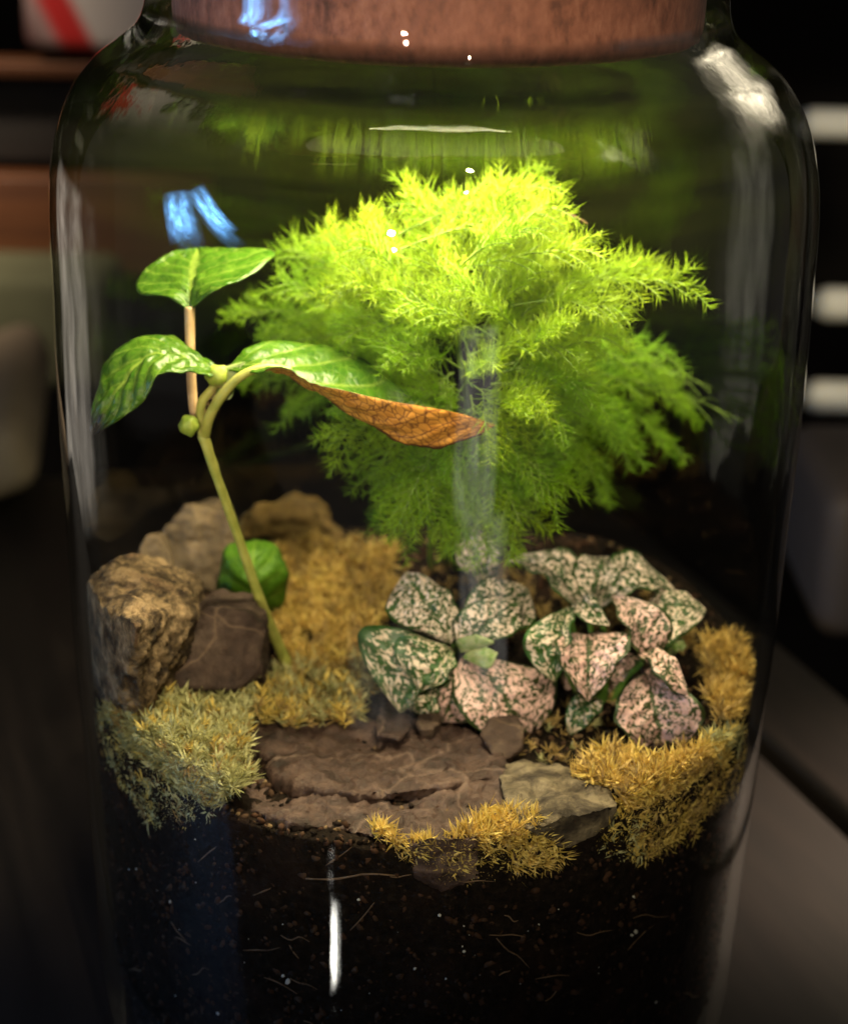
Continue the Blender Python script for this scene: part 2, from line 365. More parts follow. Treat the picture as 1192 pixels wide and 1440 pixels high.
# ------------------------------------------------------------------ soil
def sm(a, b, x): t = min(1, max(0, (x-a)/(b-a))); return t*t*(3-2*t)
def ground(x, y):
    return .0895+.016*sm(-.03, .08, y)+.004*sm(.02, .08, abs(x))+.0018*noise.noise(Vector((x*60, y*60, 1)))
RS = lambda z: float(np.interp(z, [-.014, -.010, .006, .040, .085, .13], [.07, .0868, .0921, .0937, .0955, .0969]))-.0006
def rayground(px, py, lift=0.):
    d = FW*F+RT*(px-600)-UP*(py-720); d /= np.linalg.norm(d); t = .40
    while t < .75:
        p = CAM+d*t; r = math.hypot(p[0], p[1])
        if r < .0945 and p[2] <= ground(p[0], p[1])+lift: return p, True
        if p[2] < .125 and p[1] < 0 and r < .0940 and p[2] <= ground(p[0], p[1])+lift: return p, False
        t += .0008
    return None, False
def raywall(px, py, r):
    d = FW*F+RT*(px-600)-UP*(py-720); d /= np.linalg.norm(d)
    a = d[0]**2+d[1]**2; b = 2*(CAM[0]*d[0]+CAM[1]*d[1]); c = CAM[0]**2+CAM[1]**2-r*r
    q = b*b-4*a*c
    if q < 0: return None
    return CAM+d*((-b-math.sqrt(q))/(2*a))
V, Fc = [], []; NA = 220
prof = [('w', z) for z in np.linspace(.009, 1, 46)]
rings = []
for i, (_, s) in enumerate(prof):
    ring = []
    for j in range(NA):
        a = 2*math.pi*j/NA; cx, sy = math.cos(a), math.sin(a)
        zt = ground(cx*.094, sy*.094)
        z = -.0125+(zt+.0125)*(i/45.)
        r = RS(z)-.0012*max(0, noise.noise(Vector((cx*9, sy*9, z*95)))+.15)-.0006*abs(noise.noise(Vector((cx*32, sy*32, z*330))))
        ring.append(len(V)); V.append((cx*r, sy*r, z))
    rings.append(ring)
for k in range(1, 40):
    rr = .0945*(1-k/40.); ring = []
    for j in range(NA):
        a = 2*math.pi*j/NA; x, y = math.cos(a)*rr, math.sin(a)*rr
        z = ground(x, y)+.0018*noise.noise(Vector((x*260, y*260, 5)))
        ring.append(len(V)); V.append((x, y, z))
    rings.append(ring)
for A, B in zip(rings, rings[1:]):
    for j in range(NA): Fc.append((A[j], A[(j+1) % NA], B[(j+1) % NA], B[j]))
V.append((0, 0, ground(0, 0))); c = len(V)-1
for j in range(NA): Fc.append((rings[-1][j], rings[-1][(j+1) % NA], c))
Fc.append(tuple(reversed(rings[0])))
soil = link('potting_soil', mesh('potting_soil', V, Fc), None, [M['soil']])
tag(soil, 'dark potting soil speckled with white perlite filling the bottom of the jar', 'soil', kind='stuff')

# perlite and root bits against the glass
def grain_mesh(seed):
    bm = bmesh.new(); bmesh.ops.create_icosphere(bm, subdivisions=1, radius=1)
    for q in bm.verts: q.co *= 1+.45*noise.noise(q.co*1.7+Vector((seed*3.1, 0, 0)))
    me = bpy.data.meshes.new('perlite'); bm.to_mesh(me); bm.free(); me.materials.append(M['perlite']); return me
GM = [grain_mesh(i) for i in range(4)]
spots = [(240, 1268, 6), (172, 1200, 5), (183, 1222, 6), (192, 1222, 4), (195, 1192, 4), (137, 1150, 4), (125, 1298, 5), (136, 1292, 4), (177, 1338, 4),
         (405, 1380, 9), (398, 1372, 5), (307, 1425, 7), (504, 1265, 5), (618, 1287, 6), (890, 1261, 5), (893, 1310, 8), (888, 1315, 5), (921, 1409, 6),
         (652, 1338, 5), (640, 1352, 4), (627, 1376, 4), (757, 1300, 3), (837, 1318, 3), (841, 1360, 3), (675, 1370, 3), (583, 1362, 5), (878, 1434, 4),
         (268, 1375, 3), (247, 1400, 3), (205, 1317, 3), (222, 1252, 3), (350, 1320, 3), (275, 1180, 3), (430, 1230, 3), (560, 1310, 3), (720, 1420, 4), (960, 1280, 3), (480, 1420, 3)]
for i in range(26): spots.append((random.uniform(150, 1020), random.uniform(1215, 1435), random.uniform(1.5, 3)))
for i, (px, py, s) in enumerate(spots):
    p = raywall(px, py, .0938)
    if p is None: continue
    rr = RS(p[2])-.0006
    p = raywall(px, py, rr)
    if p is None: continue
    o = bpy.data.objects.new('perlite', GM[i % 4]); COL.objects.link(o); o.parent = soil
    o.location = p; k = s*.000095; o.scale = (k, k*.8, k*1.1); o.rotation_euler = [random.uniform(0, 6) for _ in range(3)]
parts = []
for i in range(34):
    px, py = random.uniform(130, 1040), random.uniform(1190, 1438)
    if i == 0: px, py = 430, 1235
    p = raywall(px, py, .0938)
    if p is None: continue
    pts = []; ang = random.uniform(-.9, .9); L = random.uniform(6, 22) if i else 42
    for k in range(4):
        q = raywall(px+math.cos(ang)*L*k, py-math.sin(ang)*L*k+random.uniform(-4, 4), RS(p[2])-.0001)
        if q is None: break
        pts.append(q)
    if len(pts) == 4: parts.append(tube(pts, [.00012, .00022, .00018, .00008] if i else [.0003, .0004, .0003, .0002], 9, 4))
tag(link('root_fibre', mesh('root_fibre', *join(parts)), soil, [M['root']]), kind='stuff')

def crumbs(name, pts, sizes, mats, parent):
    bm = bmesh.new(); bmesh.ops.create_icosphere(bm, subdivisions=1, radius=1); bm.verts.ensure_lookup_table()
    sv = np.array([v.co[:] for v in bm.verts]); sf = np.array([[v.index for v in f.verts] for f in bm.faces]); bm.free()
    n = len(pts); k = len(sv); q = RNG.normal(size=(n, 3, 3)); q = np.linalg.qr(q)[0]
    jit = sv[None]*(1+RNG.uniform(-.45, .45, (n, k, 1)))*np.array([1, .8, .6])
    V = np.einsum('nij,nkj->nki', q, jit)*np.asarray(sizes)[:, None, None]+np.asarray(pts)[:, None, :]; V = V.reshape(-1, 3)
    rr = np.hypot(V[:, 0], V[:, 1]); lim = np.interp(V[:, 2], [-.010, .006, .040, .085, .13], [.0866, .0919, .0935, .0952, .0966]); f = np.minimum(1, lim/np.maximum(rr, 1e-6)); V[:, 0] *= f; V[:, 1] *= f
    L = (sf[None]+(np.arange(n)*k)[:, None, None]).ravel(); me = fast_mesh(name, V, L, np.arange(n*len(sf))*3, None)
    for mt in mats: me.materials.append(mt)
    me.polygons.foreach_set('material_index', np.repeat(RNG.integers(0, len(mats), n), len(sf)).astype(np.int32))
    o = link(name, me, parent); o['kind'] = 'stuff'; return o
CR = [m_plain('crumb_black', (.014, .009, .007), .85, .4, 300), m_plain('crumb_brown', (.052, .029, .018), .85, .4, 300), m_plain('crumb_rust', (.045, .022, .013), .85, .4, 300), M['soil']]
cp, cs_ = [], []
while len(cp) < 9000:
    a = random.uniform(math.pi*1.0, math.pi*2.0); z = random.uniform(-.01, .092)
    cp.append((math.cos(a)*(RS(z)-.0008), math.sin(a)*(RS(z)-.0008), z)); cs_.append(random.uniform(.0003, .0011)*random.choice((.6, 1, 1, 1.5)))
crumbs('soil_crumb', cp, cs_, CR, soil)
cp, cs_ = [], []
while len(cp) < 3800:
    x, y = random.uniform(-.094, .094), random.uniform(-.094, .08)
    if x*x+y*y < .0935**2: cp.append((x, y, ground(x, y)+.0004)); cs_.append(random.uniform(.0004, .0013))
crumbs('soil_crumb', cp, cs_, CR+[m_plain('crumb_tan', (.17, .11, .06), .85, .4, 300)], soil)

# ------------------------------------------------------------------ rocks
def remesh(me, vox):
    o = bpy.data.objects.new('tmp', me); COL.objects.link(o)
    md = o.modifiers.new('r', 'REMESH'); md.mode = 'VOXEL'; md.voxel_size = vox
    bpy.context.view_layer.update()
    dg = bpy.context.evaluated_depsgraph_get(); n = bpy.data.meshes.new_from_object(o.evaluated_get(dg))
    bpy.data.objects.remove(o); return n
def rough_up(me, amps, seed=0, ridge=False):
    n = len(me.vertices); co = np.empty(n*3); me.vertices.foreach_get('co', co); co = co.reshape(-1, 3)
    no = np.empty(n*3); me.vertices.foreach_get('normal', no); no = no.reshape(-1, 3)
    for amp, sc in amps:
        if amp < 0:                                   # flaked layers: stepped relief
            for i in range(n):
                h = noise.noise(Vector(co[i])*sc+Vector((seed*7.3, 1.1, 0)))*3.2+noise.noise(Vector(co[i])*sc*4)*.5
                fl = math.floor(h); co[i] += no[i]*(-amp)*((fl+min(1, (h-fl)*5))-.5)
            continue
        for i in range(n):
            p = Vector(co[i])*sc+Vector((seed*7.3, 1.1, 0)); h = noise.noise(p)
            if ridge: h = .6*h+.4*(1-2*abs(noise.noise(p*1.7)))
            co[i] += no[i]*amp*h
    rr = np.hypot(co[:, 0], co[:, 1]); lim = np.interp(co[:, 2], [.04, .085, .13], [.0935, .0949, .0962])
    k = np.minimum(1, lim/np.maximum(rr, 1e-6)); co[:, 0] *= k; co[:, 1] *= k
    me.vertices.foreach_set('co', co.ravel()); me.update(); me.shade_smooth(); return me
def hull_rock(name, front, Yf, lean, depth, mat, label, amps, vox=.0011, shrink=.82, bulge=None, seed=0, group='rocks in the terrarium'):
    fy = max(p[1] for p in front); pts = []
    cxm = np.mean([p[0] for p in front]); cym = np.mean([p[1] for p in front])
    for q in front:
        px, py = q[0], q[1]; Y = Yf+lean*(fy-py)+(q[2] if len(q) > 2 else 0)
        P = at(px, py, Y); pts.append(P)
        B = at(cxm+(px-cxm)*shrink, cym+(py-cym)*shrink, Y); B = B+np.array([0, depth, -.15*depth]); pts.append(B)
        pts.append(np.array([B[0], B[1], .085]))
    for b in bulge or []: pts.append(at(*b))
    bm = bmesh.new()
    for p in pts: bm.verts.new(p)
    bmesh.ops.convex_hull(bm, input=bm.verts[:])
    bmesh.ops.delete(bm, geom=[x for x in bm.verts if not x.link_faces], context='VERTS')
    me = bpy.data.meshes.new(name); bm.to_mesh(me); bm.free()
    me = rough_up(remesh(me, vox), amps, seed); me.name = name
    o = link(name, me, None, [mat]); return tag(o, label, 'rock', group)
hull_rock('rock', [(98, 868), (112, 826), (150, 800), (205, 806), (262, 840), (275, 862), (250, 905), (222, 960), (205, 1003), (150, 985), (112, 930)], -.052, .00012, .034, M['rock_tan'],
          'largest tan rock with a crumbly textured face at the left edge of the jar', [(.0018, 90), (.0013, 260), (.0010, 600), (.0006, 1400)], .0008, bulge=[(185, 880, -.062)], seed=1)
hull_rock('rock', [(222, 960), (262, 872), (292, 853), (352, 862), (372, 882, .004), (368, 945, .004), (330, 970), (255, 968)], -.036, .00010, .026, M['rock_brown'],
          'angular dark brown rock leaning beside the base of the seedling stem', [(.0009, 110), (.0006, 420), (.0003, 1200)], .0008, shrink=.9, seed=2)
hull_rock('rock', [(194, 775), (205, 753), (226, 752), (242, 790), (244, 850), (200, 850)], .012, .0001, .012, M['rock_rear'],
          'small narrow upright pebble behind the largest tan rock', [(.0009, 150), (.0005, 500)], seed=3)
hull_rock('rock', [(226, 750), (240, 728), (268, 712), (312, 716), (334, 760), (335, 850), (262, 850), (232, 812)], .036, .0001, .022, M['rock_rear'],
          'blurred pale tan rock at the back left behind the narrow pebble', [(.0022, 100), (.0011, 400), (.0006, 900)], seed=4)
hull_rock('rock', [(334, 730), (370, 708), (412, 699), (450, 718), (470, 762), (520, 800), (420, 850), (340, 850)], .062, .0001, .020, M['rock_gold'],
          'rounded mossy golden boulder at the very back above the rear moss', [(.0030, 80), (.0012, 300)], seed=5)
hull_rock('rock', [(700, 1092), (745, 1084), (795, 1092), (838, 1108), (868, 1128), (866, 1152), (806, 1178), (752, 1172), (716, 1150)], -.0965, .00035, .012, M['pale_stone'],
          'rough pale beige stone at the front right between two golden moss tufts', [(.0014, 140), (.0010, 420)], shrink=.85, seed=6)
hull_rock('rock', [(676, 1030), (690, 1012), (735, 1020), (738, 1050), (712, 1072), (690, 1066)], -.050, .0002, .012, M['rock_brown'],
          'small dark wedge stone under the lowest polka dot leaf', [(.0008, 160), (.0004, 500)], seed=7)
hull_rock('pebble', [(584, 1018), (594, 1003), (612, 1002), (620, 1016), (608, 1026), (592, 1026)], -.040, .0005, .007, M['rock_brown'],
          'tiny rounded brown pebble sitting on the back edge of the slate slab', [(.0007, 200), (.0004, 600)], .0006, seed=8)
hull_rock('pebble', [(528, 1016), (532, 1000), (575, 1004), (582, 1022), (560, 1040), (530, 1034)], -.046, .0006, .010, M['slate'],
          'flat dark chip of stone on the slate beside the tiny pebble', [(.0010, 160), (.0005, 500)], .0006, seed=9)
# slate slabs: outline polygons given thickness
def slab(name, outline, Yf, slope, thick, mat, label, amps, seed, refY=None):
    fy = max(p[1] for p in outline)
    top = [at(px, py, Yf+slope*(fy-py)) for px, py in outline]
    n = len(top); nrm = np.array([0, -.35, .94]); bot = [p-nrm*thick for p in top]
    bm = bmesh.new(); vs = [bm.verts.new(p) for p in top+bot]
    bm.faces.new(vs[:n]); bm.faces.new(list(reversed(vs[n:])))
    for i in range(n): bm.faces.new((vs[i], vs[n+i], vs[n+(i+1) % n], vs[(i+1) % n]))
    bmesh.ops.triangulate(bm, faces=bm.faces[:]); bmesh.ops.recalc_face_normals(bm, faces=bm.faces[:])
    me = bpy.data.meshes.new(name); bm.to_mesh(me); bm.free()
    me = rough_up(remesh(me, .00075), amps, seed, True); o = link(name, me, None, [mat]); return tag(o, label, 'rock', 'rocks in the terrarium')
slab('slate_slab', [(345, 1095), (390, 1092), (430, 1080), (520, 1068), (620, 1062), (690, 1072), (726, 1100), (745, 1140), (700, 1172), (640, 1196), (590, 1198), (540, 1178), (480, 1165), (410, 1158), (350, 1138)],
     -.0985, .00036, .012, M['slate'], 'lower flat brown slate slab resting against the front glass', [(-.0013, 60), (.0016, 90), (.0011, 260), (.0008, 800)], 11)
slab('slate_slab', [(340, 1030), (352, 1020), (470, 1020), (545, 1008), (640, 1014), (690, 1040), (716, 1072), (700, 1090), (610, 1108), (520, 1118), (450, 1112), (395, 1094), (372, 1062)],
     -.074, .00046, .009, M['slate'], 'upper flat brown slate slab with a pointed left corner lying on the lower slab', [(-.0014, 48), (.0024, 70), (.0011, 260), (.0008, 800)], 12)

# ------------------------------------------------------------------ blades: many thin pointed needles / moss leaves in one mesh
def blades(name, base, dirs, length, width, bend, mats, flat=False, midx=None):
    n = len(base); d = dirs/np.linalg.norm(dirs, axis=1, keepdims=True)
    a = np.cross(d, RNG.normal(size=(n, 3))); a /= np.linalg.norm(a, axis=1, keepdims=True)+1e-9; b = np.cross(d, a)
    L = length[:, None]; W = width[:, None]
    m1 = base+d*L*.45; tip = base+d*L+bend
    m1 = m1+bend*.3
    if flat:
        wb = [base-a*W*.3, base+a*W*.3, m1-a*W*.5+b*W*.12, m1+a*W*.5+b*W*.12, tip]
        V = np.stack(wb, 1).reshape(-1, 3); k = 5
        fc = [(0, 1, 3, 2), (2, 3, 4)]
    else:
        wb = []
        for c, s in ((base, .5), (m1, .45)):
            for j in range(3):
                t = 2*math.pi*j/3; wb.append(c+(a*math.cos(t)+b*math.sin(t))*W*s)
        wb.append(tip); V = np.stack(wb, 1).reshape(-1, 3); k = 7
        fc = [(0, 1, 4, 3), (1, 2, 5, 4), (2, 0, 3, 5), (3, 4, 6), (4, 5, 6), (5, 3, 6)]
    off = (np.arange(n)*k)[:, None]
    loc = np.concatenate([np.array(q) for q in fc])[None, :]+off
    tot = np.array([len(q) for q in fc]); st = np.concatenate([[0], np.cumsum(tot)[:-1]])
    starts = (st[None, :]+(np.arange(n)*tot.sum())[:, None]).ravel()
    me = fast_mesh(name, V, loc.ravel(), starts, None)
    for mt in mats: me.materials.append(mt)
    if midx is not None: me.polygons.foreach_set('material_index', np.repeat(midx, len(fc)).astype(np.int32))
    return me

# ------------------------------------------------------------------ moss cushions
def inside(p, poly):
    x, y = p; c = False; n = len(poly)
    for i in range(n):
        (x1, y1), (x2, y2) = poly[i], poly[(i+1) % n]
        if (y1 > y) != (y2 > y) and x < (x2-x1)*(y-y1)/(y2-y1)+x1: c = not c
    return c
def moss(poly, n, lift, mats, wts, label, up=.0035, leaves=16, llen=.0032, lwid=.0007, droop=0., wall=.0925, spread=1.0, streak=None):
    leaves = int(leaves*1.5); llen *= 1.08; lwid *= .66
    xs, ys = [p[0] for p in poly], [p[1] for p in poly]; B, D, Ls, Wd, Bn, Mi = [], [], [], [], [], []; cnt = 0; heads = []
    tries = 0
    while cnt < n and tries < n*40:
        tries += 1
        px, py = random.uniform(min(xs), max(xs)), random.uniform(min(ys), max(ys))
        if not inside((px, py), poly): continue
        p, ok = rayground(px, py, lift)
        q = raywall(px, py, wall)
        nrm = np.array([0, -.15, 1.])
        if q is not None and q[2] < ground(q[0], q[1])+lift:          # hangs down in front of the soil, against the glass
            p = q; nrm = np.array([p[0]*5, p[1]*7, .45])
        if p is None: continue
        if math.hypot(p[0], p[1]) > wall: p = p*np.array([wall/math.hypot(p[0], p[1])]*2+[1])
        heads.append(p); cnt += 1
        ax = nrm+RNG.normal(0, .35*spread, 3); ax /= np.linalg.norm(ax)
        if streak is not None: ax = ax*.6+np.array(streak)*.8
        h = up*random.uniform(.5, 1.5); mi = RNG.choice(len(mats), p=wts)
        for k in range(leaves):
            t = (k/leaves)**.8; b = p-ax*up*.6+ax*h*t
            r = RNG.normal(0, 1, 3); r -= ax*np.dot(r, ax); r /= np.linalg.norm(r)+1e-9
            dd = ax*(.35+.75*t)+r*(1.0-.35*t)
            B.append(b); D.append(dd); Ls.append(llen*random.uniform(.6, 1.25)); Wd.append(lwid*random.uniform(.7, 1.2)); Bn.append(r*llen*.15+np.array([0, 0, -droop*llen])); Mi.append(mi)
    me = blades('moss_cushion', np.array(B), np.array(D), np.array(Ls), np.array(Wd), np.array(Bn), mats, True, np.array(Mi))
    v = np.empty(len(me.vertices)*3); me.vertices.foreach_get('co', v); v = v.reshape(-1, 3)
    rr = np.hypot(v[:, 0], v[:, 1]); lim = np.interp(v[:, 2], [.045, .085, .13], [.0938, .0952, .0966]); k = np.minimum(1, lim/np.maximum(rr, 1e-6)); v[:, 0] *= k; v[:, 1] *= k
    me.vertices.foreach_set('co', v.ravel()); me.update()
    o = link('moss_cushion', me); tag(o, label, 'moss', 'moss cushions on the soil'); return o
mp, mg, my, mb = M['moss_pale'], M['moss_gold'], M['moss_yellow'], M['moss_brown']
moss([(132, 1000), (170, 985), (205, 1005), (212, 960), (260, 945), (330, 965), (372, 985), (350, 1015), (345, 1060), (362, 1085), (330, 1105), (300, 1140), (220, 1165), (190, 1110), (150, 1060)], 720, .009,
     [mp, my, mb], [.78, .14, .08], 'pale green star moss cushion hanging down at the front left of the soil', .0045, 16, .0034, .0008)
moss([(345, 985), (400, 940), (450, 925), (520, 935), (525, 1000), (470, 1018), (380, 1018)], 230, .005,
     [mp, my, mb], [.45, .25, .30], 'olive moss patch between the seedling stem and the slate slab', .003, 14, .0034, .0007)
moss([(400, 840), (450, 790), (545, 775), (560, 850), (515, 900), (500, 945), (410, 935), (385, 890)], 420, .005,
     [mg, my, mb], [.6, .2, .2], 'bright golden brown moss carpet behind the seedling stem', .003, 14, .0034, .0007)
moss([(345, 800), (420, 760), (500, 760), (560, 770), (545, 800), (450, 800), (400, 850), (350, 860)], 200, .006,
     [mg, mb], [.6, .4], 'blurred golden moss strip at the back below the boulder', .003, 12, .0036, .0008)
moss([(515, 1150), (560, 1185), (640, 1185), (655, 1160), (690, 1140), (740, 1150), (770, 1180), (790, 1205), (730, 1225), (640, 1222), (570, 1205)], 260, .004,
     [my, mg, mb], [.55, .35, .10], 'bright yellow feathery moss tuft at the front centre below the slate slab', .0035, 14, .0042, .0008, streak=(.55, -.2, .35))
moss([(805, 1085), (850, 1055), (920, 1070), (985, 1050), (1040, 1060), (1050, 1085), (1000, 1130), (960, 1185), (900, 1205), (885, 1150), (870, 1110)], 420, .006,
     [mg, my, mb], [.45, .25, .30], 'shaggy golden moss mound below the pink leaf at the front right', .0035, 14, .0042, .0009)
moss([(835, 1165), (870, 1150), (900, 1155), (905, 1195), (870, 1205), (840, 1190)], 45, .005,
     [my, mp], [.7, .3], 'small yellow green moss rosette beside the pale beige stone', .003, 14, .0042, .0010)
moss([(990, 1035), (1035, 1030), (1055, 1060), (1040, 1085), (1000, 1075)], 50, .006,
     [my, mp], [.5, .5], 'small lime moss tuft touching the right wall of the jar', .003, 14, .0038, .0009)
moss([(985, 900), (1040, 895), (1062, 930), (1055, 1000), (1010, 1010), (990, 960)], 160, .008,
     [mg, mb], [.6, .4], 'dim golden brown moss heap at the far right behind the polka dot plant', .0035, 12, .0036, .0008)
moss([(560, 800), (700, 790), (900, 830), (980, 880), (980, 930), (700, 900), (560, 870)], 160, .002,
     [mb], [1.], 'dark brown moss under the polka dot plants', .002, 10, .003, .0007)
moss([(700, 1000), (860, 985), (870, 1060), (800, 1080), (720, 1060)], 40, .001,
     [mb, mp], [.7, .3], 'sparse dark moss bits on the bare soil beneath the right polka dot plant', .0015, 8, .0025, .0006)

# ------------------------------------------------------------------ leaves
def leaf_obj(name, right, mid, left, mats, parent, nu=40, nv=7, thick=.00035, fold=.35, quilt=.0006, nve=7, ref=(0, -.6, 1), wav=0, seed=0):
    """right / mid / left: control points in world space from base to tip; two skins (top, underside) with thickness"""
    Rr, Mm, Ll = catmull(right, nu), catmull(mid, nu), catmull(left, nu)
    L = float(np.sum(np.linalg.norm(np.diff(Mm, axis=0), axis=1))); Wm = float(np.max(np.linalg.norm(Rr-Ll, axis=1)))
    vs = np.linspace(-1, 1, 2*nv+1); G = np.zeros((nu, len(vs), 3))
    for j, v in enumerate(vs):
        quad = Rr*(v*(v-1)/2)+Mm*(1-v*v)+Ll*(v*(v+1)/2)
        lin = Mm*(1-abs(v))+(Rr if v < 0 else Ll)*abs(v)
        G[:, j] = quad*(1-fold)+lin*fold
    du = np.gradient(G, axis=0); dv = np.gradient(G, axis=1); Nn = np.cross(du, dv); Nn /= np.linalg.norm(Nn, axis=2, keepdims=True)+1e-12
    if np.mean(Nn @ np.array(ref)) < 0: Nn = -Nn; flip = True
    else: flip = False
    us = np.linspace(0, 1, nu)
    for i, u in enumerate(us):
        e = math.sin(math.pi*min(1, max(0, u)))**.6
        for j, v in enumerate(vs):
            ph = (u*nve-abs(v)*nve*.31) % 1
            h = quilt*e*(abs(math.sin(math.pi*(ph+.5)))*(1-abs(v)**4)-.9*math.exp(-(v/.12)**2))
            h += wav*e*abs(v)**2*math.sin(u*19+seed+(2 if v > 0 else 0))
            h += .5*quilt*noise.noise(Vector((u*L*400, v*Wm*200, seed*3.7)))
            G[i, j] += Nn[i, j]*h
    top = G.reshape(-1, 3); bot = (G-Nn*thick).reshape(-1, 3); k = len(vs); V = np.concatenate([top, bot]); Fc = []; mi = []
    nt = len(top)
    for i in range(nu-1):
        for j in range(k-1):
            a, b, c, d = i*k+j, (i+1)*k+j, (i+1)*k+j+1, i*k+j+1
            q = (a, b, c, d) if not flip else (d, c, b, a)
            Fc.append(q); mi.append(0); Fc.append(tuple(nt+x for x in reversed(q))); mi.append(1 if len(mats) > 1 else 0)
    for j0, s in ((0, 1), (k-1, -1)):
        for i in range(nu-1):
            a, b = i*k+j0, (i+1)*k+j0; q = (a, nt+a, nt+b, b)
            if (s < 0) != flip: q = tuple(reversed(q))
            Fc.append(q); mi.append(0)
    me = mesh(name, V, Fc); me.polygons.foreach_set('material_index', mi)
    for nm, fx in (('leaf', lambda u, v: (u, v*.5+.5)), ('metric', lambda u, v: (u*L+seed*.05, v*Wm/2+seed*.03))):
        ly = me.uv_layers.new(name=nm); data = np.zeros((len(me.loops), 2)); vi = np.empty(len(me.loops), dtype=np.int32); me.loops.foreach_get('vertex_index', vi)
        tab = np.array([fx(us[(i % nt)//k], vs[(i % nt) % k]) for i in range(2*nt)]); data = tab[vi]; ly.data.foreach_set('uv', data.ravel())
    return link(name, me, parent, mats)
A3 = lambda L: [at(*p) for p in L]

# ------------------------------------------------------------------ the tall seedling
sd = empty('leafy_seedling', 'tall seedling with a thin leaning stem and three big glossy green leaves at the left', 'plant')
base, _ = rayground(405, 940, .004)
yb = base[1]
stem_pts = [base-np.array([-.001, 0, .008]), base, at(372, 860, yb-.004), at(335, 755, yb-.010), at(305, 670, yb-.016), at(286, 612, yb-.018)]
link('stem', mesh('stem', *tube(stem_pts, [.0019, .0018, .0015, .0013, .0013, .0016], 60, 14, wob=.10)), sd, [M['stem']])
YT = yb-.018
o = link('petiole', mesh('petiole', *tube(A3([(286, 615, YT), (283, 570, YT), (300, 545, YT), (318, 515, YT+.002)]), [.0014, .0013, .0012, .0009], 24, 12)), sd, [M['stem']])
o = link('petiole', mesh('petiole', *tube(A3([(288, 612, YT), (300, 575, YT-.004), (335, 532, YT-.006), (372, 517, YT-.005), (410, 520, YT-.004)]), [.0015, .0014, .0012, .0011, .0006], 30, 12)), sd, [M['stem']])
o = link('petiole', mesh('petiole', *tube(A3([(276, 600, YT+.003), (271, 560, YT+.004), (268, 500, YT+.008), (267, 432, YT+.012)]), [.0012, .0013, .0013, .0015], 24, 12)), sd, [M['petiole']])
leaf_obj('leaf', A3([(266, 436, YT+.011), (300, 408, YT+.009), (352, 386, YT+.014), (386, 354, YT+.026), (335, 349, YT+.036), (280, 349, YT+.042)]),
         A3([(267, 434, YT+.012), (268, 405, YT+.017), (270, 385, YT+.023), (273, 368, YT+.030), (276, 357, YT+.036), (278, 349, YT+.042)]),
         A3([(266, 436, YT+.011), (238, 418, YT+.012), (196, 412, YT+.018), (196, 388, YT+.026), (232, 358, YT+.034), (276, 349, YT+.042)]),
         [M['leaf']], sd, 56, 12, quilt=.0011, fold=.25, seed=1)
leaf_obj('leaf', A3([(312, 522, YT), (280, 497, YT+.006), (240, 474, YT+.010), (195, 470, YT+.008), (150, 512, YT+.002), (132, 560, YT-.006), (128, 608, YT-.010)]),
         A3([(312, 524, YT), (285, 512, YT), (245, 498, YT), (205, 502, YT-.003), (172, 540, YT-.008), (150, 575, YT-.011), (130, 610, YT-.012)]),
         A3([(312, 526, YT), (290, 530, YT-.005), (255, 520, YT-.010), (225, 527, YT-.012), (203, 560, YT-.014), (172, 588, YT-.014), (132, 612, YT-.012)]),
         [M['leaf_dead']], sd, 60, 12, quilt=.0013, wav=.0008, fold=.2, seed=2)
leaf_obj('leaf', A3([(322, 520, YT-.002), (360, 522, YT-.008), (400, 518, YT-.010), (445, 537, YT-.012), (500, 553, YT-.012), (560, 566, YT-.010), (640, 580, YT-.004), (696, 597, YT)]),
         A3([(322, 518, YT), (360, 512, YT-.002), (400, 525, YT-.002), (450, 552, YT-.005), (520, 596, YT-.008), (590, 627, YT-.008), (645, 620, YT-.004), (696, 598, YT)]),
         A3([(322, 514, YT+.002), (352, 488, YT+.006), (400, 478, YT+.012), (460, 488, YT+.016), (520, 510, YT+.016), (556, 540, YT+.010), (640, 588, YT+.003), (696, 596, YT)]),
         [M['leaf'], M['under']], sd, 72, 12, quilt=.0010, wav=.0006, fold=.55, ref=(0, .3, 1), seed=3)
def blob(name, c, r, mat, parent, sc=(1, 1, 1), seed=0):
    bm = bmesh.new(); bmesh.ops.create_icosphere(bm, subdivisions=3, radius=r)
    for q in bm.verts:
        k = 1+.25*noise.noise(q.co*(1.6/r)+Vector((seed, 0, 0))); q.co = Vector((q.co.x*sc[0]*k, q.co.y*sc[1]*k, q.co.z*sc[2]*k))
    me = bpy.data.meshes.new(name); bm.to_mesh(me); bm.free(); me.shade_smooth(); o = link(name, me, parent, [mat]); o.location = c; return o
blob('bud', at(266, 598, YT-.003), .0026, M['bud'], sd, (1, .9, 1.15), 2)
blob('bud', at(306, 528, YT-.001), .0026, M['bud'], sd, (1.2, .8, 1.1), 5)
